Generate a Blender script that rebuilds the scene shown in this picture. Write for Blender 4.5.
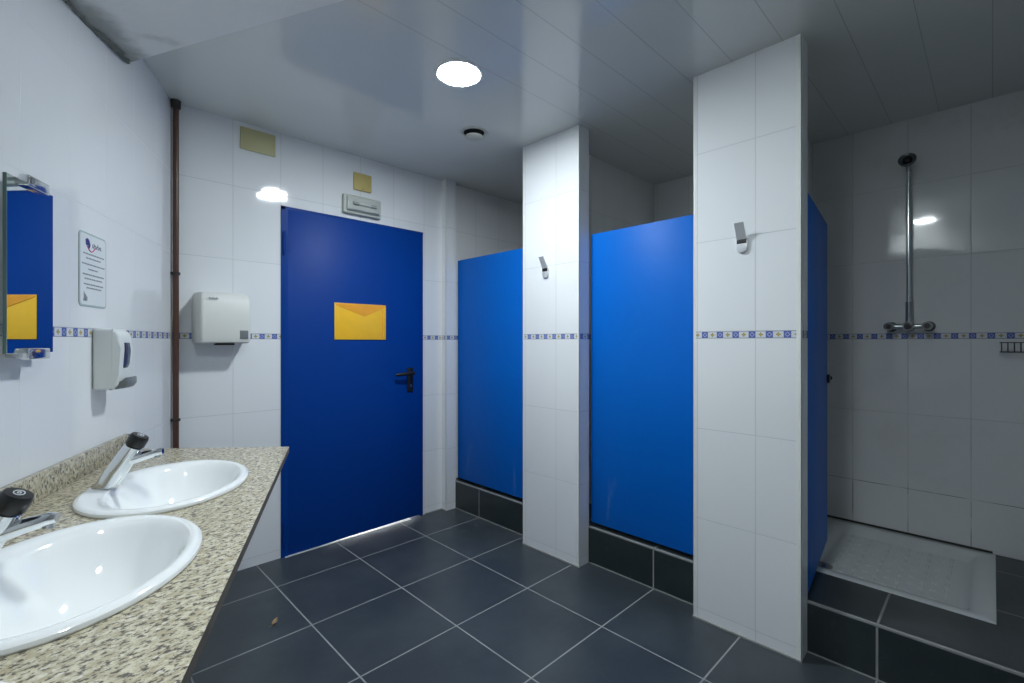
import bpy, bmesh, math, random
from mathutils import Vector, Matrix
from math import sin, cos, pi, radians, atan2, degrees

for o in list(bpy.data.objects): bpy.data.objects.remove(o, do_unlink=True)
S = bpy.context.scene
C = S.collection

# ------------------------------------------------------------------ camera
AZ = radians(45.52)                       # angle between the viewing direction and world +X
CAMH = 1.25
cam_d = bpy.data.cameras.new('camera'); cam = bpy.data.objects.new('camera', cam_d); C.objects.link(cam)
cam_d.lens = 36.0*472/1024; cam_d.sensor_width = 36; cam_d.clip_start = .02
cam.location = (0, 0, CAMH); cam.rotation_euler = (radians(90), 0, AZ-radians(90))
S.camera = cam
S.view_settings.view_transform = 'Standard'; S.view_settings.look = 'None'
S.view_settings.gamma = 1; S.view_settings.use_curve_mapping = False
S.view_settings.exposure = 0.0
wd = bpy.data.worlds.new('world'); S.world = wd; wd.use_nodes = True
wd.node_tree.nodes['Background'].inputs[0].default_value = (.6, .75, .9, 1)
wd.node_tree.nodes['Background'].inputs[1].default_value = .02
LAMP_STRENGTH = 305
LAMP_COLOR = (.88, .965, 1.0)
cor = bpy.data.lights.new('corridor_light', 'AREA'); cor.energy = 90; cor.size = .6
co = bpy.data.objects.new('corridor_light', cor); C.objects.link(co); co.location = (1.6, 3.6, .45); co.rotation_euler = (radians(62), 0, 0)

# left-wall frame: s along the wall, t out of it
TH = radians(-20.3); D0 = .775
ca, sa = cos(AZ), sin(AZ)
def c2w(X, d): return (d*ca+X*sa, d*sa-X*ca)
def LW(s, t, z=0):
    n = t-D0
    x, y = c2w(s*sin(TH)+n*cos(TH), s*cos(TH)-n*sin(TH)); return Vector((x, y, z))
VV = (LW(1, 0)-LW(0, 0)); RL = atan2(VV.y, VV.x)      # rotation of things on the left wall

# ------------------------------------------------------------------ node helpers
class N:
    def __init__(s, name):
        s.m = bpy.data.materials.new(name); s.m.use_nodes = True; s.t = s.m.node_tree
        s.b = s.t.nodes['Principled BSDF']
    def n(s, ty, **k):
        x = s.t.nodes.new(ty)
        for a, v in k.items(): setattr(x, a, v)
        return x
    def put(s, sock, v):
        if v is None: return
        if isinstance(v, bpy.types.NodeSocket): s.t.links.new(v, sock)
        else: sock.default_value = v
    def ma(s, op, a, b=None, c=None):
        x = s.n('ShaderNodeMath', operation=op); s.put(x.inputs[0], a); s.put(x.inputs[1], b); s.put(x.inputs[2], c); return x.outputs[0]
    def vm(s, op, a, b=None, sc=None):
        x = s.n('ShaderNodeVectorMath', operation=op); s.put(x.inputs[0], a); s.put(x.inputs[1], b)
        if sc is not None: s.put(x.inputs['Scale'], sc)
        return x.outputs['Value'] if op in ('DOT_PRODUCT', 'LENGTH') else x.outputs[0]
    def mix(s, f, a, b):
        x = s.n('ShaderNodeMix', data_type='RGBA'); s.put(x.inputs[0], f)
        s.put(x.inputs[6], a if isinstance(a, bpy.types.NodeSocket) else (*a, 1)); s.put(x.inputs[7], b if isinstance(b, bpy.types.NodeSocket) else (*b, 1)); return x.outputs[2]
    def ss(s, v, a, b):
        x = s.n('ShaderNodeMapRange', interpolation_type='SMOOTHSTEP'); s.put(x.inputs[0], v); s.put(x.inputs[1], a); s.put(x.inputs[2], b); return x.outputs[0]
    def noise(s, vec, scale, detail=3, rough=.5):
        x = s.n('ShaderNodeTexNoise'); s.put(x.inputs['Vector'], vec); x.inputs['Scale'].default_value = scale
        x.inputs['Detail'].default_value = detail; x.inputs['Roughness'].default_value = rough; return x.outputs[0]
    def pos(s): return s.n('ShaderNodeNewGeometry').outputs['Position']
    def obj(s): return s.n('ShaderNodeTexCoord').outputs['Object']
    def sep(s, v):
        x = s.n('ShaderNodeSeparateXYZ'); s.put(x.inputs[0], v); return x.outputs
    def set(s, **k):
        for a, v in k.items():
            so = s.b.inputs[a.replace('_', ' ')]
            s.put(so, (*v, 1) if isinstance(v, tuple) and len(v) == 3 else v)
        return s

def plain(name, col, rough=.4, metal=0., var=.0, bump=0., bscale=60, **k):
    n = N(name)
    if var:
        f = n.noise(n.obj(), 14, 4)
        c = n.mix(f, tuple(x*(1-var) for x in col), tuple(min(1, x*(1+var)) for x in col))
    else: c = tuple(col)
    n.set(Base_Color=c, Roughness=rough, Metallic=metal, **k)
    if bump:
        b = n.n('ShaderNodeBump'); b.inputs['Strength'].default_value = bump; b.inputs['Distance'].default_value = .002
        n.put(b.inputs['Height'], n.noise(n.obj(), bscale, 3)); n.put(n.b.inputs['Normal'], b.outputs[0])
    return n.m

def tile_mat(name, dx, dy, off, seed=0., pitch=.245, col=(.80, .82, .84), grout=(.56, .58, .59), gw=.0011, dirt=0., tilt=.018):
    n = N(name); P = n.pos(); z = n.sep(P)[2]
    s = n.ma('SUBTRACT', n.vm('DOT_PRODUCT', P, (dx, dy, 0)), off)
    fs = n.ma('DIVIDE', s, pitch)
    ds = n.ma('MULTIPLY', n.ma('SUBTRACT', .5, n.ma('ABSOLUTE', n.ma('SUBTRACT', n.ma('FRACT', fs), .5))), pitch)
    up = n.ma('GREATER_THAN', z, 1.2788)
    fz = n.ma('ADD', n.ma('MULTIPLY', up, n.ma('ADD', n.ma('DIVIDE', n.ma('SUBTRACT', z, 1.294), .4), 5)),
              n.ma('MULTIPLY', n.ma('SUBTRACT', 1, up), n.ma('DIVIDE', n.ma('SUBTRACT', z, .05), .4045)))
    dz = n.ma('MULTIPLY', n.ma('SUBTRACT', .5, n.ma('ABSOLUTE', n.ma('SUBTRACT', n.ma('FRACT', fz), .5))), .4)
    bd = n.ma('LESS_THAN', n.ma('ABSOLUTE', n.ma('SUBTRACT', z, 1.2788)), .0148)
    d = n.ma('MINIMUM', ds, dz)
    g = n.ma('SUBTRACT', 1, n.ss(d, gw*.6, gw*1.7))
    # listello: blue blocks and pale squares with a little flower
    u = n.ma('FRACT', n.ma('DIVIDE', s, .066))
    du = n.ma('MULTIPLY', n.ma('SUBTRACT', u, .70), .066); dv = n.ma('SUBTRACT', z, 1.2788)
    r = n.ma('SQRT', n.ma('ADD', n.ma('MULTIPLY', du, du), n.ma('MULTIPLY', dv, dv)))
    ang = n.ma('ARCTAN2', dv, du)
    rr = n.ma('ADD', .0068, n.ma('MULTIPLY', .0022, n.ma('COSINE', n.ma('MULTIPLY', ang, 4))))
    fl = n.ma('LESS_THAN', r, rr); cen = n.ma('LESS_THAN', r, .0032)
    du2 = n.ma('MULTIPLY', n.ma('SUBTRACT', u, .2), .066)
    r2 = n.ma('ADD', n.ma('ABSOLUTE', du2), n.ma('ABSOLUTE', dv))
    bl = n.ma('LESS_THAN', u, .41)
    dia = n.ma('LESS_THAN', n.ma('ABSOLUTE', n.ma('SUBTRACT', r2, .0085)), .0016)
    cb = n.mix(dia, (.10, .14, .42), (.42, .48, .68))
    cw = n.mix(cen, n.mix(fl, (.66, .68, .70), (.30, .28, .10)), (.62, .42, .06))
    lis = n.mix(bl, cw, cb)
    edge = n.ma('GREATER_THAN', n.ma('ABSOLUTE', dv), .0128)
    lis = n.mix(edge, lis, (.16, .19, .32))
    cell = n.n('ShaderNodeCombineXYZ'); n.put(cell.inputs[0], n.ma('FLOOR', fs)); n.put(cell.inputs[1], n.ma('FLOOR', fz)); cell.inputs[2].default_value = seed
    wn = n.n('ShaderNodeTexWhiteNoise', noise_dimensions='3D'); n.put(wn.inputs['Vector'], cell.outputs[0])
    tc = n.mix(n.ma('MULTIPLY', wn.outputs['Value'], .5), col, tuple(c*.95 for c in col))
    if dirt:
        dn = n.noise(P, 3.2, 5, .65)
        tc = n.mix(n.ma('MULTIPLY', n.ss(dn, .5, .75), dirt), tc, (.5, .48, .42))
        gn = n.ss(n.noise(P, 5, 3), .45, .62)
        low = n.ss(z, .9, .3)
        gc = n.mix(n.ma('MULTIPLY', gn, n.ma('ADD', .1, n.ma('MULTIPLY', low, .9))), grout, (.09, .09, .07))
    else: gc = grout
    tc = n.mix(g, tc, gc)
    n.set(Base_Color=n.mix(bd, tc, lis), Roughness=n.ma('ADD', .06, n.ma('MULTIPLY', g, .5)), Specular_IOR_Level=.5)
    geo = n.n('ShaderNodeNewGeometry')
    tl = n.vm('SCALE', n.vm('SUBTRACT', wn.outputs['Color'], (.5, .5, .5)), sc=tilt)
    nn = n.vm('NORMALIZE', n.vm('ADD', geo.outputs['Normal'], tl))
    b = n.n('ShaderNodeBump'); b.inputs['Strength'].default_value = .6; b.inputs['Distance'].default_value = .001
    wav = n.noise(P, 5, 2)
    n.put(b.inputs['Height'], n.ma('ADD', n.ma('SUBTRACT', 1, g), n.ma('MULTIPLY', wav, .9))); n.put(b.inputs['Normal'], nn)
    n.put(n.b.inputs['Normal'], b.outputs[0])
    return n.m

def floor_mat(name, wide=.0032, col=(.034, .044, .052), col2=(.054, .066, .074), grout=(.30, .31, .31), rough=.38):
    n = N(name); P = n.pos(); x, y, z = n.sep(P)
    geo = n.n('ShaderNodeNewGeometry'); nx, ny, nz = n.sep(geo.outputs['True Normal'])
    def dist(c, off):
        f = n.ma('FRACT', n.ma('DIVIDE', n.ma('SUBTRACT', c, off), .451))
        return n.ma('MULTIPLY', n.ma('SUBTRACT', .5, n.ma('ABSOLUTE', n.ma('SUBTRACT', f, .5))), .451)
    dx = n.ma('ADD', dist(x, 1.731), n.ma('MULTIPLY', n.ma('ABSOLUTE', nx), 1))
    dy = n.ma('ADD', dist(y, 1.201), n.ma('MULTIPLY', n.ma('ABSOLUTE', ny), 1))
    g = n.ma('SUBTRACT', 1, n.ss(n.ma('MINIMUM', dx, dy), wide*.7, wide*1.2))
    f = n.ss(n.noise(P, 2.6, 6, .6), .35, .7)
    c = n.mix(f, col, col2)
    f2 = n.ss(n.noise(P, 38, 4, .6), .55, .8)
    c = n.mix(n.ma('MULTIPLY', f2, .35), c, (.075, .088, .10))
    gn = n.mix(n.noise(P, 9, 3), tuple(v*.7 for v in grout), tuple(v*1.25 for v in grout))
    n.set(Base_Color=n.mix(g, c, gn), Roughness=n.ma('ADD', rough, n.ma('MULTIPLY', g, .4)))
    b = n.n('ShaderNodeBump'); b.inputs['Strength'].default_value = .5; b.inputs['Distance'].default_value = .0015
    n.put(b.inputs['Height'], n.ma('ADD', n.ma('SUBTRACT', 1, g), n.ma('MULTIPLY', n.noise(P, 26, 4), .5)))
    n.put(n.b.inputs['Normal'], b.outputs[0])
    return n.m

def ceiling_mat():
    n = N('ceiling panels'); P = n.pos(); y = n.sep(P)[1]
    f = n.ma('FRACT', n.ma('DIVIDE', y, .1955)); d = n.ma('ADD', n.ma('MULTIPLY', n.ma('SUBTRACT', .5, n.ma('ABSOLUTE', n.ma('SUBTRACT', f, .5))), .1955), n.ma('GREATER_THAN', y, 1.66))
    g = n.ma('SUBTRACT', 1, n.ss(d, .0005, .0016))
    c = n.mix(n.noise(P, 3, 2), (.70, .725, .70), (.75, .77, .745))
    n.set(Base_Color=n.mix(n.ma('MULTIPLY', g, .55), c, (.22, .24, .24)), Roughness=.13, Specular_IOR_Level=.6)
    b = n.n('ShaderNodeBump'); b.inputs['Strength'].default_value = .5; b.inputs['Distance'].default_value = .0015
    wav = n.ma('MULTIPLY', n.noise(P, 1.6, 1), 1.2)
    n.put(b.inputs['Height'], n.ma('ADD', n.ma('SUBTRACT', 1, g), wav)); n.put(n.b.inputs['Normal'], b.outputs[0])
    return n.m

def plaster_mat():
    n = N('damp plaster'); P = n.pos()
    v = n.vm('SUBTRACT', P, tuple(LW(0, 0)))
    nrm = LW(0, 1)-LW(0, 0)
    t = n.vm('DOT_PRODUCT', v, tuple(nrm))
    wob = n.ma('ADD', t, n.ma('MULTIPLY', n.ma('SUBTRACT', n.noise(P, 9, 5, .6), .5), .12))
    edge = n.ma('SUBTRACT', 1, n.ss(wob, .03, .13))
    spots = n.ss(n.noise(P, 5.5, 4, .5), .62, .74)
    c = n.mix(n.noise(P, 4, 4), (.78, .79, .78), (.88, .89, .88))
    c = n.mix(n.ma('MULTIPLY', spots, .35), c, (.36, .38, .33))
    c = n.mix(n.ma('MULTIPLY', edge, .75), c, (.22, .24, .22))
    n.set(Base_Color=c, Roughness=.7)
    b = n.n('ShaderNodeBump'); b.inputs['Strength'].default_value = .6; b.inputs['Distance'].default_value = .01
    n.put(b.inputs['Height'], n.noise(P, 11, 6, .6)); n.put(n.b.inputs['Normal'], b.outputs[0])
    return n.m

def granite_mat():
    n = N('speckled granite'); P = n.pos()
    mp = n.n('ShaderNodeMapping'); n.put(mp.inputs[0], P); mp.inputs['Rotation'].default_value = (0, 0, -AZ); mp.inputs['Scale'].default_value = (1.0, 1.55, 1)
    Q = mp.outputs[0]
    a = n.noise(Q, 88, 4, .65); b_ = n.noise(Q, 190, 3, .6); c3 = n.noise(Q, 45, 3, .5)
    c = n.mix(n.ss(c3, .35, .65), (.42, .37, .25), (.62, .57, .43))
    c = n.mix(n.ma('MULTIPLY', n.ss(b_, .52, .64), .6), c, (.22, .19, .14))
    c = n.mix(n.ma('MULTIPLY', n.ss(a, .50, .60), .92), c, (.075, .068, .06))
    c = n.mix(n.ma('MULTIPLY', n.ss(n.noise(Q, 95, 2), .62, .7), .7), c, (.8, .78, .7))
    n.set(Base_Color=c, Roughness=.22)
    return n.m

def blue_mat(name, col, rough, scuff=0.):
    n = N(name); P = n.obj()
    c = n.mix(n.noise(P, 3, 3), tuple(x*.94 for x in col), tuple(x*1.05 for x in col))
    if scuff:
        mp = n.n('ShaderNodeMapping'); n.put(mp.inputs[0], P); mp.inputs['Scale'].default_value = (14, 14, 2.5)
        s = n.ma('MULTIPLY', n.ss(n.noise(mp.outputs[0], 1, 5, .6), .6, .8), scuff)
        low = n.ss(n.sep(P)[2], .5, .0)
        c = n.mix(n.ma('MULTIPLY', s, low), c, (.25, .36, .5))
    n.set(Base_Color=c, Roughness=rough, Specular_IOR_Level=.16)
    b = n.n('ShaderNodeBump'); b.inputs['Strength'].default_value = .12; b.inputs['Distance'].default_value = .001
    n.put(b.inputs['Height'], n.noise(P, 160, 2)); n.put(n.b.inputs['Normal'], b.outputs[0])
    return n.m

def emis(name, col, st):
    n = N(name); n.set(Base_Color=(.8, .8, .8), Emission_Color=(*col, 1), Emission_Strength=st); return n.m

M = dict(
    t_door=tile_mat('glazed white wall tile far', 1, 0, .712, 3),
    t_left=tile_mat('glazed white wall tile left', VV.x, VV.y, 1.597+LW(0, 0).dot(VV), 7, grout=(.72, .74, .75)),
    t_p0=tile_mat('glazed white pillar tile', 0, 1, 2.95, 1), t_p1=tile_mat('glazed white pillar tile middle', 0, 1, 1.768, 2),
    t_p2=tile_mat('glazed white pillar tile near', 0, 1, .689, 5),
    t_jamb=tile_mat('glazed white reveal tile', 1, 0, 2.30, 9),
    t_back=tile_mat('glazed white stall tile', 0, 1, .321, 4, col=(.74, .76, .76), grout=(.56, .57, .55), gw=.0014, dirt=.25),
    t_div=tile_mat('glazed white divider tile', 1, 0, 2.4, 6, col=(.76, .78, .78)),
    floor=floor_mat('slate grey floor tile'), step=floor_mat('dark step tile', wide=.004, col=(.018, .027, .029), col2=(.030, .041, .042), grout=(.26, .27, .26), rough=.3),
    ceil=ceiling_mat(), plaster=plaster_mat(), granite=granite_mat(),
    door=blue_mat('dark blue painted steel', (.0, .043, .27), .45), frame=blue_mat('dark blue door frame paint', (.0, .040, .24), .45),
    stall=blue_mat('bright blue laminate', (.0, .125, .54), .45, .5),
    trim=plain('ivory plastic trim', (.78, .80, .78), .3), seal=plain('grey sealant', (.27, .28, .27), .7, var=.3), mould=plain('blackened sealant', (.035, .035, .03), .6, var=.3),
    edge=plain('grey grout edge', (.26, .27, .27), .6, var=.2),
    ceramic=plain('white sanitary ceramic', (.86, .88, .88), .07, Coat_Weight=.4), tray=plain('shower tray ceramic', (.66, .69, .68), .12, var=.05),
    chrome=plain('chrome', (.74, .76, .77), .14, 1.), satin=plain('satin chrome', (.72, .74, .76), .38, .45), dchrome=plain('dull chrome', (.42, .44, .45), .22, 1.), gchrome=plain('dark chrome', (.17, .18, .18), .25, 1.), black=plain('black plastic', (.007, .007, .008), .38),  # gchrome is a darker grey base for the mixer and shower head
    abs=plain('white plastic', (.74, .77, .76), .3), dryer=plain('off white enamel', (.70, .71, .68), .5, var=.02), grey=plain('grey sensor plastic', (.17, .19, .20), .3),
    smoke=plain('smoked plastic', (.05, .06, .12), .15), cream=plain('yellowed cream plastic', (.50, .47, .25), .45, var=.06), ochre=plain('yellowed plate plastic', (.56, .45, .16), .45, var=.08),
    yellow=plain('yellow plastic wallet', (.92, .52, .03), .28, var=.08, bump=.5, bscale=18), orange=plain('orange wallet flap', (.88, .38, .03), .25, var=.12, bump=.6, bscale=25),
    pipe=plain('brown painted pipe', (.085, .036, .022), .35, var=.25), pipe2=plain('pale pipe', (.52, .52, .45), .5), bracket=plain('dark pipe clip', (.03, .025, .022), .5),
    mirror=plain('mirror glass', (.80, .86, .84), .015, 1.), medge=plain('green glass edge', (.10, .17, .15), .15), paper=plain('laminated paper', (.74, .78, .80), .25), film=plain('laminate film edge', (.42, .52, .52), .2),
    ink=plain('dark ink', (.04, .05, .10), .6), navy=plain('navy ink', (.02, .03, .20), .6), magenta=plain('magenta ink', (.60, .03, .22), .6), greyink=plain('grey ink', (.20, .22, .26), .6),
    leafm=plain('dry leaf brown', (.32, .22, .12), .8, var=.35), emh=plain('grey green housing', (.50, .53, .48), .4), emd=plain('prismatic diffuser', (.50, .53, .50), .2, bump=.4, bscale=90), tube=plain('unlit tube', (.5, .52, .5), .3), dark=plain('dark gap', (.01, .01, .01), .8),
    wire=plain('dark wire', (.07, .075, .07), .35, .6), lampring=plain('white lamp ring', (.7, .72, .72), .35), hall=plain('corridor paint', (.8, .8, .8), .8),
    raw=plain('raw dark granite edge', (.11, .095, .08), .6, var=.5, bump=.5, bscale=120),
    sill=plain('light catching threshold', (.75, .75, .73), .25),
    damp=plain('damp crumbling filler', (.17, .18, .16), .8, var=.45, bump=.8, bscale=50),
    lamp=emis('lit lamp glass', LAMP_COLOR, LAMP_STRENGTH), lamp2=emis('dim lit lamp glass', LAMP_COLOR, LAMP_STRENGTH*.74),
    vent=plain('vent plastic', (.58, .58, .52), .4),
)

# ------------------------------------------------------------------ mesh helpers
class MB:
    def __init__(s): s.bm = bmesh.new()
    def box(s, x0, x1, y0, y1, z0, z1, bev=0, seg=2):
        r = bmesh.ops.create_cube(s.bm, size=1); vs = r['verts']
        for v in vs: v.co = Vector(((x0+x1)/2+v.co.x*(x1-x0), (y0+y1)/2+v.co.y*(y1-y0), (z0+z1)/2+v.co.z*(z1-z0)))
        if bev:
            es = list({e for v in vs for e in v.link_edges})
            bmesh.ops.bevel(s.bm, geom=es, offset=bev, segments=seg, affect='EDGES', profile=.5)
        return s
    def cyl(s, p0, p1, r0, r1=None, n=24, cap=True):
        r1 = r0 if r1 is None else r1; p0, p1 = Vector(p0), Vector(p1); d = p1-p0
        q = d.to_track_quat('Z', 'Y').to_matrix().to_4x4()
        bmesh.ops.create_cone(s.bm, cap_ends=cap, segments=n, radius1=r0, radius2=r1, depth=d.length, matrix=Matrix.Translation((p0+p1)/2) @ q)
        return s
    def ball(s, c, r, n=16, sc=(1, 1, 1)):
        bmesh.ops.create_uvsphere(s.bm, u_segments=n, v_segments=n//2+2, radius=r, matrix=Matrix.Translation(c) @ Matrix.Diagonal((*sc, 1))); return s
    def rings(s, rr, close=False, cap0=True, cap1=True):
        L = [[s.bm.verts.new(p) for p in r] for r in rr]; n = len(L[0])
        pairs = list(zip(L, L[1:]))+([(L[-1], L[0])] if close else [])
        for a, b in pairs:
            for i in range(n): s.bm.faces.new((a[i], a[(i+1) % n], b[(i+1) % n], b[i]))
        if not close:
            if cap0: s.bm.faces.new(list(reversed(L[0])))
            if cap1: s.bm.faces.new(L[-1])
        return s
    def tube(s, pts, rad, n=12, cap=True):
        pts = [Vector(p) for p in pts]; rad = rad if isinstance(rad, list) else [rad]*len(pts); out = []
        up = Vector((0, 0, 1))
        for i, p in enumerate(pts):
            d = (pts[min(i+1, len(pts)-1)]-pts[max(i-1, 0)]).normalized()
            u = up if abs(d.dot(up)) < .95 else Vector((1, 0, 0))
            a = d.cross(u).normalized(); b = a.cross(d)
            r = rad[i]; ra, rb = r if isinstance(r, tuple) else (r, r)
            out.append([p+a*ra*cos(k*2*pi/n)+b*rb*sin(k*2*pi/n) for k in range(n)])
        return s.rings(out, cap0=cap, cap1=cap)
    def lathe(s, prof, c=(0, 0, 0), n=40, mat=None):
        c = Vector(c); out = []
        for r, z in prof:
            out.append([(mat @ Vector((r*cos(k*2*pi/n), r*sin(k*2*pi/n), z)) if mat else Vector((r*cos(k*2*pi/n), r*sin(k*2*pi/n), z)))+c for k in range(n)])
        return s.rings(out)
    def prism(s, poly, f, a, b, bev=0, seg=2):
        """poly of 2-D points; f(u, v, w) -> 3-D; extruded from w=a to w=b"""
        v0 = [s.bm.verts.new(f(u, v, a)) for u, v in poly]; v1 = [s.bm.verts.new(f(u, v, b)) for u, v in poly]; n = len(poly)
        s.bm.faces.new(v0); s.bm.faces.new(list(reversed(v1)))
        for i in range(n): s.bm.faces.new((v0[i], v1[i], v1[(i+1) % n], v0[(i+1) % n]))
        if bev:
            es = list({e for v in v0+v1 for e in v.link_edges})
            bmesh.ops.bevel(s.bm, geom=es, offset=bev, segments=seg, affect='EDGES', profile=.5)
        return s
    def build(s, name, mat, parent=None, smooth=True, mats=None):
        bmesh.ops.recalc_face_normals(s.bm, faces=s.bm.faces[:])
        me = bpy.data.meshes.new(name); s.bm.to_mesh(me); s.bm.free()
        for m in (mats or [mat]): me.materials.append(m)
        if smooth:
            for p in me.polygons: p.use_smooth = True
            me.set_sharp_from_angle(angle=radians(38))
        o = bpy.data.objects.new(name, me); C.objects.link(o)
        if parent: o.parent = parent
        return o
def tag(o, label=None, cat=None, group=None, kind=None):
    if label: o['label'] = label
    if cat: o['category'] = cat
    if group: o['group'] = group
    if kind: o['kind'] = kind
    return o
def empty(name, loc=(0, 0, 0), rz=0.):
    o = bpy.data.objects.new(name, None); C.objects.link(o); o.location = loc; o.rotation_euler = (0, 0, rz); o.empty_display_size = .05; return o
def dup(root, loc=None, rz=None, label=None):
    r = root.copy(); C.objects.link(r)
    if loc is not None: r.location = loc
    if rz is not None: r.rotation_euler = (0, 0, rz)
    if label: r['label'] = label
    for ch in list(root.children):
        c = ch.copy(); C.objects.link(c); c.parent = r
        for g in ch.children:
            d = g.copy(); C.objects.link(d); d.parent = c
    return r
def struct(o, label=None, cat='structure'):
    o['kind'] = 'structure'
    if label: tag(o, label, cat)
    return o
def bx(name, mat, *a, parent=None, bev=0):
    return MB().box(*a, bev=bev).build(name, mat, parent)

# ------------------------------------------------------------------ room shell
CZ = 2.45; YB = -1.6
PX = 2.092; RX = 2.184; BX = 3.316; YD = 2.88
struct(bx('floor', M['floor'], -2.2, RX, YB-.1, 4.2, -.1, 0), 'dark slate grey square floor tiles with pale grout lines across the washroom', 'floor')
struct(bx('ceiling', M['ceil'], -2.2, 3.5, YB-.1, 4.2, CZ, CZ+.1), 'glossy grey panelled ceiling over the washroom and cubicles', 'ceiling')
# far wall with the doorway (goes on as the side wall of the farthest cubicle)
DX0, DX1, DH = .957, 1.925, 2.035
m = MB(); m.box(.30, DX0, YD, YD+.12, 0, CZ); m.box(DX1, BX+.1, YD, YD+.12, 0, CZ); m.box(DX0, DX1, YD, YD+.12, DH, CZ)
struct(m.build('wall_far', M['t_door'], smooth=False), 'white tiled far wall with the blue door in it', 'wall')
a, b = LW(2.815, 0), LW(-1.95, 0); a2, b2 = LW(2.84, -.12), LW(-1.95, -.12)
struct(MB().prism([(a.x, a.y), (b.x, b.y), (b2.x, b2.y), (a2.x, a2.y)], lambda u, v, w: (u, v, w), 0, CZ).build('wall_left', M['t_left'], smooth=False), 'white tiled left wall behind the washbasins', 'wall')
struct(bx('wall_near', M['t_door'], -1.7, RX+1.3, YB-.1, YB, 0, CZ))
struct(bx('wall_right', M['t_p1'], PX, PX+.1, YB, -.30, 0, CZ))
struct(bx('wall_shower_back', M['t_back'], BX, BX+.1, -.45, YD, 0, CZ), 'white tiled wall at the back of the cubicles and shower', 'wall')
struct(bx('wall_shower_right', M['t_div'], PX+.1, BX, -.42, -.32, 0, CZ))
struct(bx('wall_divider_far', M['t_div'], RX, BX, 1.817, 1.90, .2, CZ), 'white tiled divider wall behind the middle pillar', 'wall')
struct(bx('wall_divider_near', M['t_div'], RX, BX, .765, .85, .2, CZ), 'white tiled divider wall behind the nearest pillar', 'wall')
# pillars
def pillar(name, y0, y1, mt, label, x1=RX):
    m = MB(); m.box(PX, x1, y0, y1, 0, CZ)
    o = m.build(name, mt, smooth=False, mats=[mt, M['t_jamb']])
    for p in o.data.polygons:
        if abs(p.normal.y) > .5: p.material_index = 1
    struct(o, label, 'pillar')
    return o
p0 = pillar('wall_pillar_far', 2.826, YD, M['t_p0'], 'narrow white tiled pier in the corner right of the blue door')
p1 = pillar('wall_pillar_middle', 1.602, 2.033, M['t_p1'], 'white tiled pillar between the two closed blue cubicle doors')
p2 = pillar('wall_pillar_near', .523, .952, M['t_p2'], 'wide white tiled pillar nearest the camera, beside the open shower')
p3 = pillar('wall_pillar_shower', -.30, -.20, M['t_p1'], None)
k = 1
def corner_trim(y, s, w=.013, par=None, x=PX):
    m = MB(); e = .0015
    m.box(x-e, x+w, min(y, y+s*e), max(y, y+s*e), 0, CZ)
    m.box(x-e, x, min(y+s*e, y-s*w), max(y+s*e, y-s*w), 0, CZ)
    o = m.build('corner_trim', M['trim'], par); return o
for y, s, p, w in ((2.033, 1, p1, .007), (1.602, -1, p1, .009), (.952, 1, p2, .010), (.523, -1, p2, .016), (2.826, -1, p0, .005)): corner_trim(y, s, w, p)
# sealant joint round the pillar feet and the far wall foot
for i, (x0, x1, y0, y1) in enumerate(((PX-.006, PX, 1.605, 2.037), (PX-.006, PX, .519, .956), (PX-.004, PX, 2.826, YD), (DX1+.02, PX, YD-.004, YD), (RX-.006, RX, .952, 1.602), (RX-.006, RX, 2.033, 2.826), (RX-.006, RX, -.2, .523))):
    struct(bx('trim_%d' % (i+1), M['seal'], x0, x1, y0, y1, 0, .006))
# raised cubicle floor and its step
SH = .205
TX0, TX1, TY0, TY1 = 2.495, 3.310, -.010, .690
m = MB(); m.box(RX-.004, TX0, -.32, YD, -.1, SH); m.box(TX0, BX, TY1, YD, -.1, SH); m.box(TX0, BX, -.32, TY0, -.1, SH); m.box(TX0, BX, TY0, TY1, -.1, .15)
struct(m.build('floor_raised', M['step'], smooth=False), 'dark tiled raised step and floor under the cubicles and shower', 'floor')
for i, (y0, y1) in enumerate(((2.033, 2.826), (.952, 1.602), (-.2, .523))):
    struct(bx('trim_%d' % (8+i), M['edge'], RX-.0055, RX+.006, y0, y1, SH-.008, SH+.0025, bev=.002))
# sloping plaster soffit above the camera side of the left wall
def sz(s, t): return 2.34+.1385*(s-2.26)+.1149*t
poly = [(2.26, -.001), (1.598, .798), (.9, .82), (-1.9, .82), (-1.9, -.001)]
m = MB(); vb = [m.bm.verts.new(LW(s, t, sz(s, t))) for s, t in poly]; vt = [m.bm.verts.new(LW(s, t, CZ)) for s, t in poly]
m.bm.faces.new(vb); m.bm.faces.new(vt[::-1])
for i in range(5): m.bm.faces.new((vb[i], vt[i], vt[(i+1) % 5], vb[(i+1) % 5]))
struct(m.build('ceiling_soffit', M['plaster'], smooth=False), 'rough white plaster soffit sloping over the left wall', 'ceiling')
# damp crack filler where soffit meets wall
random.seed(4); pts = []; rd = []
for i in range(110):
    s = 2.25-i*.02; pts.append(LW(s, .006+.006*sin(i*.31)+random.uniform(0, .008), sz(s, 0)-.0005-random.uniform(0, .004))); q_ = random.uniform(.004, .012)+.004*sin(i*.17)
    rd.append((q_, q_*.5))
struct(MB().tube(pts, rd, 7).build('trim_11', M['damp']), 'ragged damp joint between soffit and left wall', 'trim')
# corridor beyond the door
m = MB(); m.box(.0, 3.4, 4.1, 4.2, 0, CZ); m.box(.0, .1, YD+.12, 4.1, 0, CZ); m.box(3.3, 3.4, YD+.12, 4.1, 0, CZ)
struct(m.build('wall_corridor', M['hall']))
struct(bx('floor_threshold', M['sill'], DX0+.02, 1.82, YD-.018, YD+.6, 0, .002))  # made pale to brighten the strip of light under the door leaf

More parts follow.
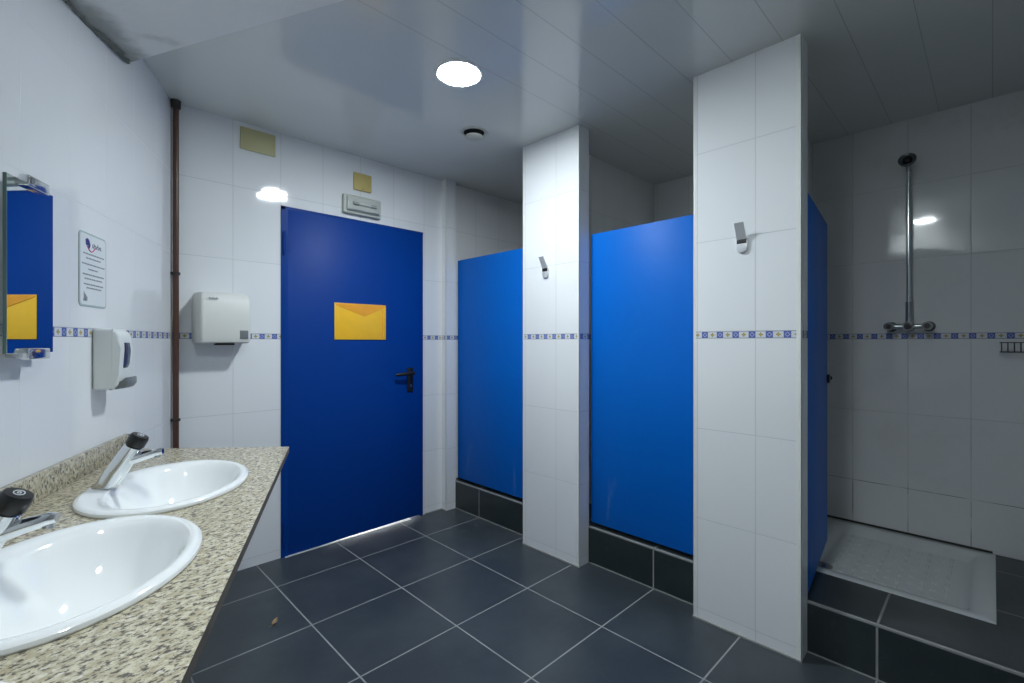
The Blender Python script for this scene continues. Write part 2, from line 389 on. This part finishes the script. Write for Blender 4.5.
# ------------------------------------------------------------------ blue main door
d1 = struct(empty('door_1', (DX0, YD, 0)), 'dark blue metal door in the far wall with a yellow wallet on it', 'door')
m = MB(); w_ = DX1-DX0
m.box(0, .022, -.006, .10, 0, DH); m.box(w_-.022, w_, -.004, .10, 0, DH); m.box(0, w_, -.006, .10, DH-.018, DH)
m.build('door_frame', M['frame'], d1)
HX, HY = .024, -.004; ang = radians(1.9); LWd = .915
def leafpt(u, v, z):   # u along the leaf, v out of it towards the room
    return Vector((HX+u*cos(ang)-v*sin(ang), HY-u*sin(ang)-v*cos(ang), z))
m = MB(); m.box(0, LWd, -.035, 0, .013, 2.018, bev=.0025); m.box(-.002, .012, -.0, .003, .013, 2.018)
for v in m.bm.verts:
    if v.co.z < .1: v.co.z += -.0115+.022*v.co.x/LWd      # leaf hangs a little off the floor on its lock side
    v.co = leafpt(v.co.x, v.co.y, v.co.z)
m.build('door_leaf', M['door'], d1)
for zc in (1.82, .135):
    h = MB().cyl(leafpt(-.008, .008, zc-.06), leafpt(-.008, .008, zc+.06), .008, n=14)
    h.cyl(leafpt(-.008, .008, zc+.06), leafpt(-.008, .008, zc+.068), .0055, n=12)
    h.cyl(leafpt(-.008, .008, zc-.068), leafpt(-.008, .008, zc-.06), .0055, n=12)
    h.prism([(0, zc-.05), (.022, zc-.05), (.022, zc+.05), (0, zc+.05)], lambda u, v, w: leafpt(u, w, v), .001, .004)
    h.build('hinge', M['frame'], d1)
hu = .818
m = MB(); m.box(hu-.023, hu+.023, 0, .010, .898, 1.068, bev=.006, seg=3)
for v in m.bm.verts: v.co = leafpt(v.co.x, v.co.y, v.co.z)
hp = m.build('handle_plate', M['black'], d1)
m = MB(); m.cyl(leafpt(hu, .006, 1.030), leafpt(hu, .05, 1.030), .0105)
m.tube([leafpt(hu+.006, .048, 1.030), leafpt(hu-.02, .052, 1.031), leafpt(hu-.06, .050, 1.029), leafpt(hu-.10, .046, 1.026), leafpt(hu-.128, .040, 1.024)], [(.012, .013), (.011, .013), (.010, .012), (.0095, .011), (.007, .009)], 14)
m.build('handle_lever', M['black'], hp)
m = MB().cyl(leafpt(hu, .006, .945), leafpt(hu, .012, .945), .009); m.build('lock_cylinder', M['dchrome'], hp)
m = MB().box(LWd-.001, LWd+.003, -.03, -.01, .90, 1.07)
for v in m.bm.verts: v.co = leafpt(v.co.x, v.co.y, v.co.z)
m.build('latch_plate', M['dchrome'], d1)
# yellow wallet taped to the door (own thing)
wal = tag(empty('document_wallet', (DX0, YD, 0)), 'yellow plastic document wallet taped to the blue door', 'document wallet')
U0, U1, Z0, Z1 = .285, .633, 1.262, 1.492
m = MB(); m.box(U0, U1, .002, .006, Z0, Z1, bev=.0015)
for v in m.bm.verts: v.co = leafpt(v.co.x, v.co.y, v.co.z)
body = m.build('pocket', M['yellow'], wal)
m = MB(); um = U0+.20
fl = [(U0+.004, Z1-.002), (U1-.004, Z1-.002), (U1-.012, Z1-.014), (um+.015, Z1-.073), (um, Z1-.078), (um-.02, Z1-.073), (U0+.012, Z1-.014)]
m.prism(fl, lambda u, v, w: leafpt(u, w, v), .0062, .0085)
m.build('flap', M['orange'], wal)
m = MB(); m.box(U1-.028, U1-.022, .006, .0072, Z0+.004, Z1-.03)
for v in m.bm.verts: v.co = leafpt(v.co.x, v.co.y, v.co.z)
tag(m.build('side_seam', M['orange'], wal))

# ------------------------------------------------------------------ cubicle doors
def stall_door(name, y0, y1, label):
    w = y1-y0
    r = struct(empty(name, (RX+.004, y1, SH)), label, 'cubicle door'); r.rotation_euler = (0, 0, -pi/2)   # local x = towards the camera side, local y = into the cubicle
    m = MB().box(.004, w-.004, .012, .026, .022, 1.653, bev=.0012); m.build('door_panel', M['stall'], r)
    return r, w
def stall_fit(r, w, hinge_right=True):
    hx = w-.004 if hinge_right else .004
    for z in (.2, 1.35):
        MB().cyl((hx+(.0 if hinge_right else .0), .035, z), (hx, .035, z+.08), .008, n=12).build('hinge', M['dchrome'], r)
    lx = .05 if hinge_right else w-.05
    q = MB().box(lx-.025, lx+.025, .026, .04, .80, .86, bev=.004).build('latch', M['black'], r)
s1, w1 = stall_door('door_2', 2.033, 2.826, 'bright blue cubicle door between the corner and the middle pillar'); stall_fit(s1, w1)
s2, w2 = stall_door('door_3', .952, 1.602, 'bright blue cubicle door between the two large white tiled pillars'); stall_fit(s2, w2)
# third one stands open into the shower
r = struct(empty('door_4', (RX+.012, .528, SH)), 'blue shower door standing open beside the nearest pillar', 'cubicle door')
r.rotation_euler = (0, 0, radians(6.2))
MB().box(.004, .690, -.002, .012, .017, 1.653, bev=.0012).build('door_panel', M['stall'], r)
for z in (.2, 1.35): MB().cyl((.0, .014, z), (0, .014, z+.08), .008, n=12).build('hinge', M['dchrome'], r)
lt = MB().box(.655, .700, -.014, -.002, .832, .875, bev=.003).build('latch', M['black'], r)
MB().cyl((.69, -.008, .854), (.722, -.008, .854), .008, n=12).build('bolt', M['dchrome'], lt)
MB().cyl((.722, -.008, .854), (.733, -.008, .854), .012, n=16).build('knob', M['black'], lt)

# ------------------------------------------------------------------ ceiling fittings
def ceiling_light(loc, label):
    r = tag(empty('ceiling_light', loc), label, 'ceiling light', 'round ceiling lights')
    MB().lathe([(.093, -.001), (.093, -.008), (.099, -.010), (.107, -.005), (.110, 0)]).build('trim_ring', M['lampring'], r)
    MB().lathe([(.0005, -.012), (.05, -.011), (.083, -.009), (.092, -.005), (.092, -.001), (.0005, -.001)]).build('diffuser', M['lamp'], r)
    return r
la = ceiling_light((1.308, 1.67, CZ), 'lit round white ceiling light, recessed in the grey panels')
l2 = dup(la, (.42, .45, CZ), label='dimmer lit round ceiling light outside the frame above the camera')
for ch in l2.children:
    if ch.name.startswith('diffuser'): ch.data = ch.data.copy(); ch.data.materials[0] = M['lamp2']
r = tag(empty('ceiling_vent', (1.741, 2.084, CZ)), 'small round off-white ceiling vent beyond the round lamp', 'vent')
MB().lathe([(.060, 0), (.060, -.005), (.065, -.007), (.077, -.004), (.080, 0)]).build('vent_ring', M['vent'], r)
MB().lathe([(.0005, -.034), (.040, -.034), (.048, -.030), (.050, -.024), (.044, -.022), (.0005, -.021)]).build('vent_disc', M['vent'], r)
MB().lathe([(.0005, -.016), (.008, -.016), (.008, -.002), (.0005, -.002)], n=12).build('stem', M['dark'], r)
MB().lathe([(.0005, -.0005), (.0595, -.0005), (.0595, -.003), (.0005, -.003)]).build('throat', M['dark'], r)

# ------------------------------------------------------------------ far wall fittings
r = tag(empty('emergency_light', (1.45, YD, 2.123)), 'grey rectangular emergency light unit above the blue door', 'emergency light')
MB().box(-.130, .130, -.030, 0, -.060, .060, bev=.008, seg=3).build('housing', M['emh'], r)
MB().box(-.112, .112, -.044, -.029, -.044, .046, bev=.007, seg=3).build('diffuser', M['emd'], r)
MB().cyl((-.075, -.047, .004), (.085, -.047, .004), .008, n=14).build('tube', M['tube'], r)
for x in (-.055, .065): MB().box(x-.02, x+.02, -.0545, -.046, -.006, .013, bev=.003).build('tube_clip', M['grey'], r)
MB().box(-.105, .105, -.0455, -.040, -.041, -.032, bev=.001).build('lower_band', M['grey'], r)
r = tag(empty('cover_plate', (1.459, YD, 2.284)), 'small square yellowed cover plate above the emergency light', 'cover plate')
MB().box(-.062, .062, -.012, 0, -.057, .057, bev=.006, seg=3).build('plate', M['ochre'], r)
MB().cyl((0, -.013, -.044), (0, -.0115, -.044), .004, n=10).build('screw', M['dchrome'], r)
r = tag(empty('cover_plate', (.836, YD, 2.365)), 'wide cream blank cover plate high on the wall left of the door', 'cover plate')
MB().box(-.090, .090, -.010, 0, -.061, .061, bev=.003).build('plate', M['cream'], r)
for x in (-.08, .08): MB().cyl((x, -.011, 0), (x, -.0095, 0), .004, n=10).build('screw', M['ochre'], r)
# hand dryer
r = tag(empty('hand_dryer', (.645, YD, 1.25)), 'off-white box hand dryer on the tiled wall between pipe and blue door', 'hand dryer')
def sect(z, inset, d, rnd=.013):
    x0, x1 = -.122+inset, .120-inset; y1 = -d; o = []
    o.append((x0, 0, z))
    for k in range(7):
        a = pi-(-pi/2)*0; t = k/6*pi/2
        o.append((x0+.012+rnd*(1-cos(t)), y1+rnd-rnd*sin(t), z))
    for k in range(7):
        t = k/6*pi/2
        o.append((x1-.006-rnd*.5*(1-sin(t)), y1+rnd*.5-rnd*.5*cos(t), z))
    o.append((x1, 0, z)); return o
rr = [sect(.002, .010, .120), sect(.008, .003, .140), sect(.03, 0, .148), sect(.14, 0, .147), sect(.205, .002, .142), sect(.232, .006, .128), sect(.247, .014, .10), sect(.252, .024, .06)]
MB().rings(rr).build('housing', M['dryer'], r)
MB().box(.062, .102, -.1500, -.140, .024, .066, bev=.003).build('sensor_window', M['grey'], r)
MB().prism([(-.04, -.125), (.045, -.125), (.04, -.06), (-.035, -.06)], lambda u, v, w: (u, v, w), -.006, .006, bev=.003).build('air_outlet', M['dark'], r)
m = MB()
for i in range(8): m.box(-.075+i*.0052, -.0712+i*.0052, -.1465, -.1445, .213, .213+(.0055 if i % 3 else .0075))
m.build('brand_mark', M['greyink'], r)
for ch in r.children: ch.scale = (1, 1, 1.06); ch.location.z = -.012
# pipe in the corner
pc = (.452, 2.846)
r = tag(empty('drain_pipe', (pc[0], pc[1], 0)), 'thin brown vertical pipe in the corner beside the hand dryer', 'pipe')
MB().cyl((0, 0, 0.002), (0, 0, CZ-.002), .0130, n=20).build('pipe', M['pipe'], r)
for z in (1.588, .86): 
    m = MB().lathe([(.0131, -.006), (.019, -.006), (.019, .006), (.0131, .006)], (0, 0, z), 20)
    m.box(-.022, -.012, -.004, .004, z-.006, z+.006); m.build('pipe_clip', M['bracket'], r)
MB().lathe([(.0131, -.04), (.020, -.04), (.022, -.003), (.0131, -.003)], (0, 0, CZ), 20).build('ceiling_collar', M['bracket'], r)
MB().cyl((-.018, .010, .002), (-.018, .010, CZ-.003), .004, n=12).build('side_conduit', M['pipe2'], r)

# ------------------------------------------------------------------ left wall fittings
def onleft(name, s, z): return empty(name, LW(s, 0, z), RL)     # local x right along the wall, y into it, z up
r = tag(onleft('wall_mirror', 1.562, 1.436), 'narrow frameless mirror on the left wall reflecting the blue door', 'mirror')
yaw = 0.; hw = .097; hh = .215
def mr(m):
    for v in m.bm.verts: v.co = Vector((v.co.x*cos(yaw)-v.co.y*sin(yaw), v.co.x*sin(yaw)+v.co.y*cos(yaw)-.040, v.co.z))
    return m
mr(MB().box(-hw, hw, 0, .006, -hh, hh, bev=.0006, seg=1)).build('glass', M['mirror'], r)
mr(MB().box(-hw-.002, -hw-.0002, .0, .007, -hh, hh)).build('glass_edge', M['medge'], r)
for s_, z in ((1, hh), (-1, -hh)):
    m = MB().box(-.042, .052, -.055, -.033, z-.012 if s_ > 0 else z-.016, z+.016 if s_ > 0 else z+.012, bev=.004, seg=3)
    m.box(-.025, .035, -.035, 0, z+s_*.004-.008, z+s_*.004+.008, bev=.002)
    o = m.build('clip', M['chrome'], r)
    MB().cyl((-.03, -.058, z+s_*.002), (-.03, -.054, z+s_*.002), .007, n=14).build('clip_screw', M['dchrome'], o)
# laminated notice
r = tag(onleft('wall_notice', 1.985, 1.487), 'laminated white notice with small print on left wall above soap dispenser', 'notice')
def rrect(x0, x1, z0, z1, rad, k=5):
    o = []
    for cx, cz, a0 in ((x1-rad, z1-rad, 0), (x0+rad, z1-rad, 90), (x0+rad, z0+rad, 180), (x1-rad, z0+rad, 270)):
        for i in range(k+1): t = radians(a0+90*i/k); o.append((cx+rad*cos(t), cz+rad*sin(t)))
    return o
fz = lambda u, v, w: (u, w, v)
MB().prism(rrect(-.094, .094, -.122, .122, .016), fz, -.0022, -.0005).build('laminate', M['film'], r)
MB().prism(rrect(-.088, .088, -.116, .116, .013), fz, -.0030, -.0020).build('sheet', M['paper'], r)
m = MB()
m.prism([(-.055, .098), (-.042, .104), (-.030, .098), (-.022, .084), (-.028, .072), (-.040, .070), (-.036, .080), (-.052, .080)], fz, -.0036, -.0028); m.build('logo_emblem', M['navy'], r)
m = MB().tube([(-.045+.055*i/10, -.0034, .078-.016*sin(i/10*pi)) for i in range(11)], .0016, 6); m.build('logo_swoosh', M['magenta'], r)
m = MB(); random.seed(5)
for i, h in enumerate((.012, .016, .012, .010, .017, .011, .012)):
    x = -.008+i*.0092; m.box(x, x+.0028, -.0035, -.0028, .077, .077+h); m.box(x+.0035, x+.0072, -.0035, -.0028, .077+(.007 if i % 2 else 0), .080+(.007 if i % 2 else 0))
m.build('logo_lettering', M['ink'], r)
m = MB()
for z, x0, x1 in ((.052, -.07, .075), (.038, -.05, .05), (.018, -.078, .078), (.002, -.035, .03), (-.016, -.072, .075), (-.030, -.06, .06), (-.048, -.065, .07), (-.060, -.048, .055)):
    x = x0
    while x < x1:
        L_ = random.uniform(.006, .017); m.box(x, min(x+L_, x1), -.0034, -.0028, z-.0022, z+.0022); x += L_+.0035
m.build('small_print', M['greyink'], r)
m = MB()
for q in range(5): m.box(-.066+q*.005, -.063+q*.005, -.0034, -.0028, -.100+q % 2*.005, -.074-q*.004)
m.prism([(-.07, -.104), (-.044, -.104), (-.05, -.096), (-.066, -.094)], fz, -.0034, -.0028); m.build('lower_emblem', M['greyink'], r)
# soap dispenser
r = tag(onleft('soap_dispenser', 2.03, 1.085), 'white plastic soap dispenser on the left wall below the notice', 'soap dispenser')
prof = [(0, .0), (-.050, .0), (-.070, .012), (-.074, .05), (-.080, .14), (-.078, .18), (-.070, .200), (-.05, .209), (0, .211)]
MB().prism(prof, lambda u, v, w: (w, u, v), -.052, .052, bev=.010, seg=3).build('housing', M['abs'], r)
MB().prism([(-.07, .060), (-.081, .085), (-.085, .13), (-.082, .160), (-.07, .165)], lambda u, v, w: (w, u, v), -.020, .020, bev=.002).build('level_window', M['smoke'], r)
MB().prism([(-.04, -.003), (-.086, .004), (-.097, .020), (-.096, .042), (-.086, .040), (-.070, .020), (-.04, .016)], lambda u, v, w: (w, u, v), -.040, .040, bev=.004).build('push_lever', M['grey'], r)
MB().box(-.0525, .0525, -.060, -.054, .001, .209, bev=.002).build('seam_band', M['abs'], r)

# ------------------------------------------------------------------ granite counter with basins
CT = .82; CTH = .022
basins = [1.668, 1.107, .518]; T0 = .309; BA, BB = .270, .2025
r = tag(onleft('vanity_counter', 1.0, CT), 'speckled beige granite counter along the left wall', 'counter')
m = MB(); es = []
def loop(pts):
    vs = [m.bm.verts.new(p) for p in pts]
    return [m.bm.edges.new((vs[i], vs[(i+1) % len(vs)])) for i in range(len(vs))]
es += loop([(2.305-1, -.0005, 0), (2.129-1, -.590, 0), (-2.2, -.590, 0), (-2.2, -.0005, 0)])
NE = 48
for s in basins: es += loop([(s-1+(BA-.018)*cos(k*2*pi/NE), -T0+(BB-.018)*sin(k*2*pi/NE), 0) for k in range(NE)])
bmesh.ops.triangle_fill(m.bm, use_beauty=True, edges=es)
ext = bmesh.ops.extrude_face_region(m.bm, geom=m.bm.faces[:])
for v in [g for g in ext['geom'] if isinstance(g, bmesh.types.BMVert)]: v.co.z -= CTH
wt = m.build('worktop', None, r, smooth=False, mats=[M['granite'], M['raw']])
for p in wt.data.polygons:
    if p.normal.z < .5: p.material_index = 1
MB().box(-2.2, 2.262-1-.03, -.020, -.0005, .0, .073, bev=.003).build('backsplash', M['granite'], r)
MB().box(-2.2, 1.10, -.588, -.568, -.075, -CTH+.001, bev=.002).build('front_apron', M['granite'], r) if 0 else None
for s in (.99, .387, -.174, -.9): # steel support brackets under the slab
    m = MB(); m.box(s-.015, s+.015, -.52, -.001, -CTH-.03, -CTH-.001); m.box(s-.015, s+.015, -.03, -.001, -.36, -CTH-.03)
    m.tube([(s, -.48, -CTH-.03), (s, -.02, -.34)], .010, 8); m.build('bracket', M['dchrome'], r)

def basin():
    r = empty('washbasin', LW(basins[0], T0, CT), RL)
    def el(a, b, z, dy=0, n=64): return [Vector((a*cos(k*2*pi/n), dy+b*sin(k*2*pi/n), z)) for k in range(n)]
    IB = -.018     # bowl sits towards the user
    rr = [el(BA-.002, BB-.002, .0005), el(BA, BB, .004), el(BA-.001, BB-.001, .010), el(BA-.006, BB-.006, .0145), el(BA-.014, BB-.014, .016),
          el(BA-.026, BB-.030, .0145, IB*.4), el(BA-.036, BB-.045, .010, IB), el(BA-.044, BB-.052, .002, IB), el(BA-.055, BB-.060, -.015, IB), el(BA-.080, BB-.080, -.055, IB),
          el(BA-.115, BB-.105, -.092, IB), el(BA-.165, BB-.135, -.120, IB), el(BA-.215, BB-.168, -.134, IB), el(.022, .022, -.140, IB),
          el(.022, .022, -.152, IB), el(BA-.210, BB-.160, -.150, IB), el(BA-.150, BB-.120, -.130, IB), el(BA-.100, BB-.09, -.10, IB), el(BA-.060, BB-.062, -.05, IB), el(BA-.036, BB-.036, -.025, IB*.3), el(BA-.03, BB-.03, .0005)]
    MB().rings(rr, close=True).build('bowl', M['ceramic'], r)
    o = MB().lathe([(.0005, -.006), (.012, -.006), (.016, .0015), (.024, .003), (.026, 0), (.0005, -.012)], (0, IB, -.139), 24).build('drain', M['dchrome'], r)
    MB().cyl((0, IB, -.30), (0, IB, -.150), .018, n=16).build('waste_pipe', M['chrome'], r)
    q = Matrix.Rotation(radians(62), 4, 'X')
    if 0: MB().lathe([(.004, 0), (.009, .0005), (.011, .003), (.011, 0)], (0, BB-.083+IB, -.035), 20, mat=q).build('overflow_ring', M['dchrome'], r)
    return r
def faucet():
    # local origin: foot on basin deck; y- is towards the user
    r = empty('push_tap', LW(basins[0], .155, CT+.0150), RL)
    ax = Vector((0, -.065, .122)).normalized()
    def ov(c, ra, rb, tilt, n=28):
        e1 = Vector((1, 0, 0)); e2 = Vector((0, -cos(tilt), -sin(tilt)))
        return [Vector(c)+e1*ra*cos(k*2*pi/n)+e2*rb*sin(k*2*pi/n) for k in range(n)]
    A = lambda h: Vector((0, -.069*h, .118*h))
    tl = atan2(.065, .122)
    rr = [ov((0, 0, 0), .0275, .033, 0), ov((0, 0, .004), .0275, .033, 0), ov(A(.10)+Vector((0, 0, 0)), .0255, .029, tl*.4), ov(A(.35), .0245, .0265, tl), ov(A(.75), .0235, .0245, tl), ov(A(.93), .0215, .022, tl), ov(A(.96), .017, .017, tl)]
    MB().rings(rr).build('tap_body', M['chrome'], r)
    c0 = A(.96); 
    rr = [ov(c0, .0225, .0225, tl), ov(c0+ax*.003, .0245, .0245, tl), ov(c0+ax*.026, .0245, .0245, tl), ov(c0+ax*.032, .0215, .0215, tl), ov(c0+ax*.033, .004, .004, tl)]
    cp = MB().rings(rr).build('push_cap', M['black'], r)
    c1 = c0+ax*.0332; m = MB(); e1 = Vector((1, 0, 0)); e2 = Vector((0, -cos(tl), -sin(tl)))
    def ring2(ra, rb, k0, k1, ww=.0016):
        m.tube([c1+e1*ra*cos(t)+e2*rb*sin(t) for t in [radians(k0+(k1-k0)*i/14) for i in range(15)]], ww*.6, 6)
    ring2(.010, .0075, 0, 360); ring2(.0035, .0025, 0, 360)
    m.build('cap_symbol', M['paper'], cp)
    p0_ = A(.52)
    pts = [p0_+Vector((0, .0, 0)), Vector((0, -.060, .073)), Vector((0, -.095, .083)), Vector((0, -.125, .090)), Vector((0, -.136, .091))]
    MB().tube(pts, [(.018, .017), (.017, .015), (.0155, .013), (.0145, .0115), (.011, .008)], 20).build('spout', M['chrome'], r)
    MB().cyl((0, -.124, .089), (0, -.122, .074), .0085, n=18).build('aerator', M['dchrome'], r)
    return r
bas = tag(basin(), 'white oval washbasin at the far end of the granite counter', 'washbasin', 'oval washbasins')
tag(dup(bas, LW(basins[1], T0, CT)), 'white oval washbasin nearest fully seen, its tap cut by left edge')
b3 = dup(bas, LW(basins[2], T0, CT), label='white washbasin rim just showing in the bottom left corner')
fa = tag(faucet(), 'chrome push tap with black cap on the far washbasin', 'tap', 'push taps')
dup(fa, LW(basins[1], .155, CT+.0150), label='chrome push tap with black cap on near washbasin, at left edge')
dup(fa, LW(basins[2], .155, CT+.0150), label='chrome push tap outside the frame on the nearest washbasin')

# ------------------------------------------------------------------ robe hooks on the pillars
def hook(loc, label):
    r = tag(empty('robe_hook', loc, -pi/2), label, 'hook', 'chrome robe hooks')       # local y into the pillar
    MB().prism(rrect(-.022, .022, -.058, .006, .019, 6), fz, -.012, 0, bev=.003).build('backplate', M['satin'], r)
    P = [(-.010, -.004), (-.014, .004), (-.020, .016), (-.032, .038), (-.044, .060)]
    m = MB(); out = []
    for y, z in P: out.append([Vector((-.0195, y, z)), Vector((.0195, y, z)), Vector((.0195, y-.0035, z+.001)), Vector((-.0195, y-.0035, z+.001))])
    m.rings(out); m.build('prong', M['satin'], r)
    MB().box(-.0195, .0195, -.0135, -.009, -.021, -.003, bev=.001).build('gap_shade', M['black'], r)  # black strip stands in for the dark gap and reflection below the prong
    return r
h = hook((PX, .740, 1.683), 'chrome robe hook on the nearest wide tiled pillar')
dup(h, (PX, 1.843, 1.683), label='chrome robe hook on the middle pillar between the blue cubicle doors')

# ------------------------------------------------------------------ shower
r = tag(empty('shower_tray', (TX0, TY0, SH-.009)), 'white ceramic shower tray with ribbed non-slip base on dark step', 'shower tray')
TW, TD = .815, .70     # x size, y size
m = MB()
def rc(x0, x1, y0, y1, z, rad=.02, k=5):
    o = []
    for cx, cy, a0 in ((x1-rad, y1-rad, 0), (x0+rad, y1-rad, 90), (x0+rad, y0+rad, 180), (x1-rad, y0+rad, 270)):
        for i in range(k+1): t = radians(a0+90*i/k); o.append(Vector((cx+rad*cos(t), cy+rad*sin(t), z)))
    return o
m.rings([rc(0, TW, 0, TD, .0005, .008), rc(0, TW, 0, TD, .010, .008), rc(.003, TW-.003, .003, TD-.003, .0125, .008), rc(.055, TW-.06, .06, TD-.06, .011, .03), rc(.07, TW-.075, .075, TD-.075, -.002, .04),
         rc(.085, TW-.09, .09, TD-.09, -.022, .04), rc(.10, TW-.105, .105, TD-.105, -.026, .04)], cap0=False)
m.build('basin', M['tray'], r)
m = MB()
for i in range(7):
    for j in range(6):
        if i < 1 and j > 4: continue
        x = .155+i*.085; y = .15+j*.08
        m.box(x-.03, x+.03, y-.006, y+.006, -.027, -.0215, bev=.001, seg=1)
        m.box(x-.006, x+.006, y+.028, y+.052, -.027, -.0215, bev=.001, seg=1) if j < 5 else None
m.build('non_slip_ribs', M['tray'], r)
MB().lathe([(.0005, -.0262), (.042, -.0262), (.044, -.022), (.035, -.020), (.0005, -.0215)], (.16, .585, 0), 28).build('drain', M['dchrome'], r)
MB().box(0.001, TW-.001, 0.001, TD-.001, -.0295, .002).build('plinth', M['tray'], r) if 0 else None
struct(bx('trim_12', M['mould'], BX-.005, BX, .0, .76, SH+.001, SH+.012))
# riser, head and mixer
r = tag(empty('shower_fitting', (BX, .313, 1.33)), 'chrome wall shower with long riser pipe and two-handle mixer', 'shower')
MB().cyl((-.058, 0, .02), (-.058, 0, .82), .0105, n=18).build('riser_pipe', M['chrome'], r)
MB().cyl((-.058, 0, .02), (-.058, 0, .13), .0135, n=18).build('riser_sleeve', M['dchrome'], r)
m = MB(); m.tube([(-.058, 0, .81), (-.060, 0, .842), (-.075, 0, .862), (-.095, 0, .862)], .010, 14); m.build('bend', M['dchrome'], r)
q = Matrix.Rotation(radians(-68), 4, 'Y')
m = MB().lathe([(.012, .0), (.014, .008), (.034, .020), (.038, .030), (.038, .036), (.032, .038), (.026, .034), (.0005, .033)], (-.085, 0, .858), 30, mat=q); hd = m.build('shower_head', M['gchrome'], r)
MB().lathe([(.0005, .0335), (.015, .0335), (.017, .038), (.012, .041), (.0005, .041)], (-.085, 0, .858), 24, mat=q).build('spray_plate', M['black'], hd)
MB().cyl((-.058, 0, .84), (-.001, 0, .84), .008, n=14).build('wall_stay', M['dchrome'], r)
MB().cyl((-.058, -.075, 0), (-.058, .075, 0), .014, n=20).build('mixer_body', M['dchrome'], r)
bo = MB().cyl((-.04, 0, 0), (-.092, 0, 0), .027, .025, n=26).build('mixer_boss', M['gchrome'], r)
MB().lathe([(.0005, .0), (.016, .0), (.016, .003), (.0005, .003)], (-.0955, 0, 0), 22, mat=Matrix.Rotation(radians(90), 4, 'Y')).build('boss_cap', M['black'], bo)
for s_ in (-1, 1):
    o = MB().cyl((-.070, s_*.078, 0), (-.104, s_*.078, 0), .019, .0225, n=20).build('handle', M['gchrome'], r)
    MB().cyl((-.1035, s_*.078, 0), (-.1065, s_*.078, 0), .013, n=18).build('handle_cap', M['black'], o)
    MB().cyl((-.001, s_*.078, 0), (-.010, s_*.078, 0), .027, .022, n=22).build('escutcheon', M['gchrome'], r)
    MB().cyl((-.010, s_*.078, 0), (-.058, s_*.078, 0), .011, n=14).build('inlet', M['dchrome'], r)
# soap rack
r = tag(empty('soap_rack', (BX, -.115, 1.245), -pi/2), 'dark wire soap rack on shower wall at right edge', 'soap rack')
m = MB(); W2 = .09
for z, d0, d1_ in ((0, .002, .085), (-.045, .010, .072)):
    m.tube([(-W2, -d0, z), (-W2, -d1_+.01, z), (-W2+.01, -d1_, z), (W2-.01, -d1_, z), (W2, -d1_+.01, z), (W2, -d0, z), (-W2, -d0, z)], .0022, 8)
m.build('rim_wire', M['wire'], r)
m = MB()
for i in range(9):
    x = -W2+.005+i*(2*W2-.01)/8; m.tube([(x, -.085, 0), (x, -.074, -.043), (x, -.068, -.047), (x, -.014, -.047), (x, -.006, -.040), (x, -.003, 0)], .0016, 6)
m.build('basket_wires', M['wire'], r)

# ------------------------------------------------------------------ bit of debris on the floor
r = tag(empty('dry_leaf', (.715, 2.225, .0), radians(30)), 'tiny curled dry brown leaf lying on the grey floor', 'leaf')
m = MB(); out = []
for i in range(9):
    t = i/8; w = .011*sin(pi*min(1, t*.9+.08)); x = -.016+.032*t; z0 = .003+.012*t*t
    out.append([Vector((x, -w, z0+.006)), Vector((x, 0, z0)), Vector((x, w, z0+.007)), Vector((x, w, z0+.0085)), Vector((x, 0, z0+.0018)), Vector((x, -w, z0+.0075))])
m.rings(out); m.build('blade', M['leafm'], r)
MB().tube([(-.016, 0, .004), (-.024, .003, .0025), (-.030, .008, .0018)], .0009, 6).build('stalk', M['leafm'], r)
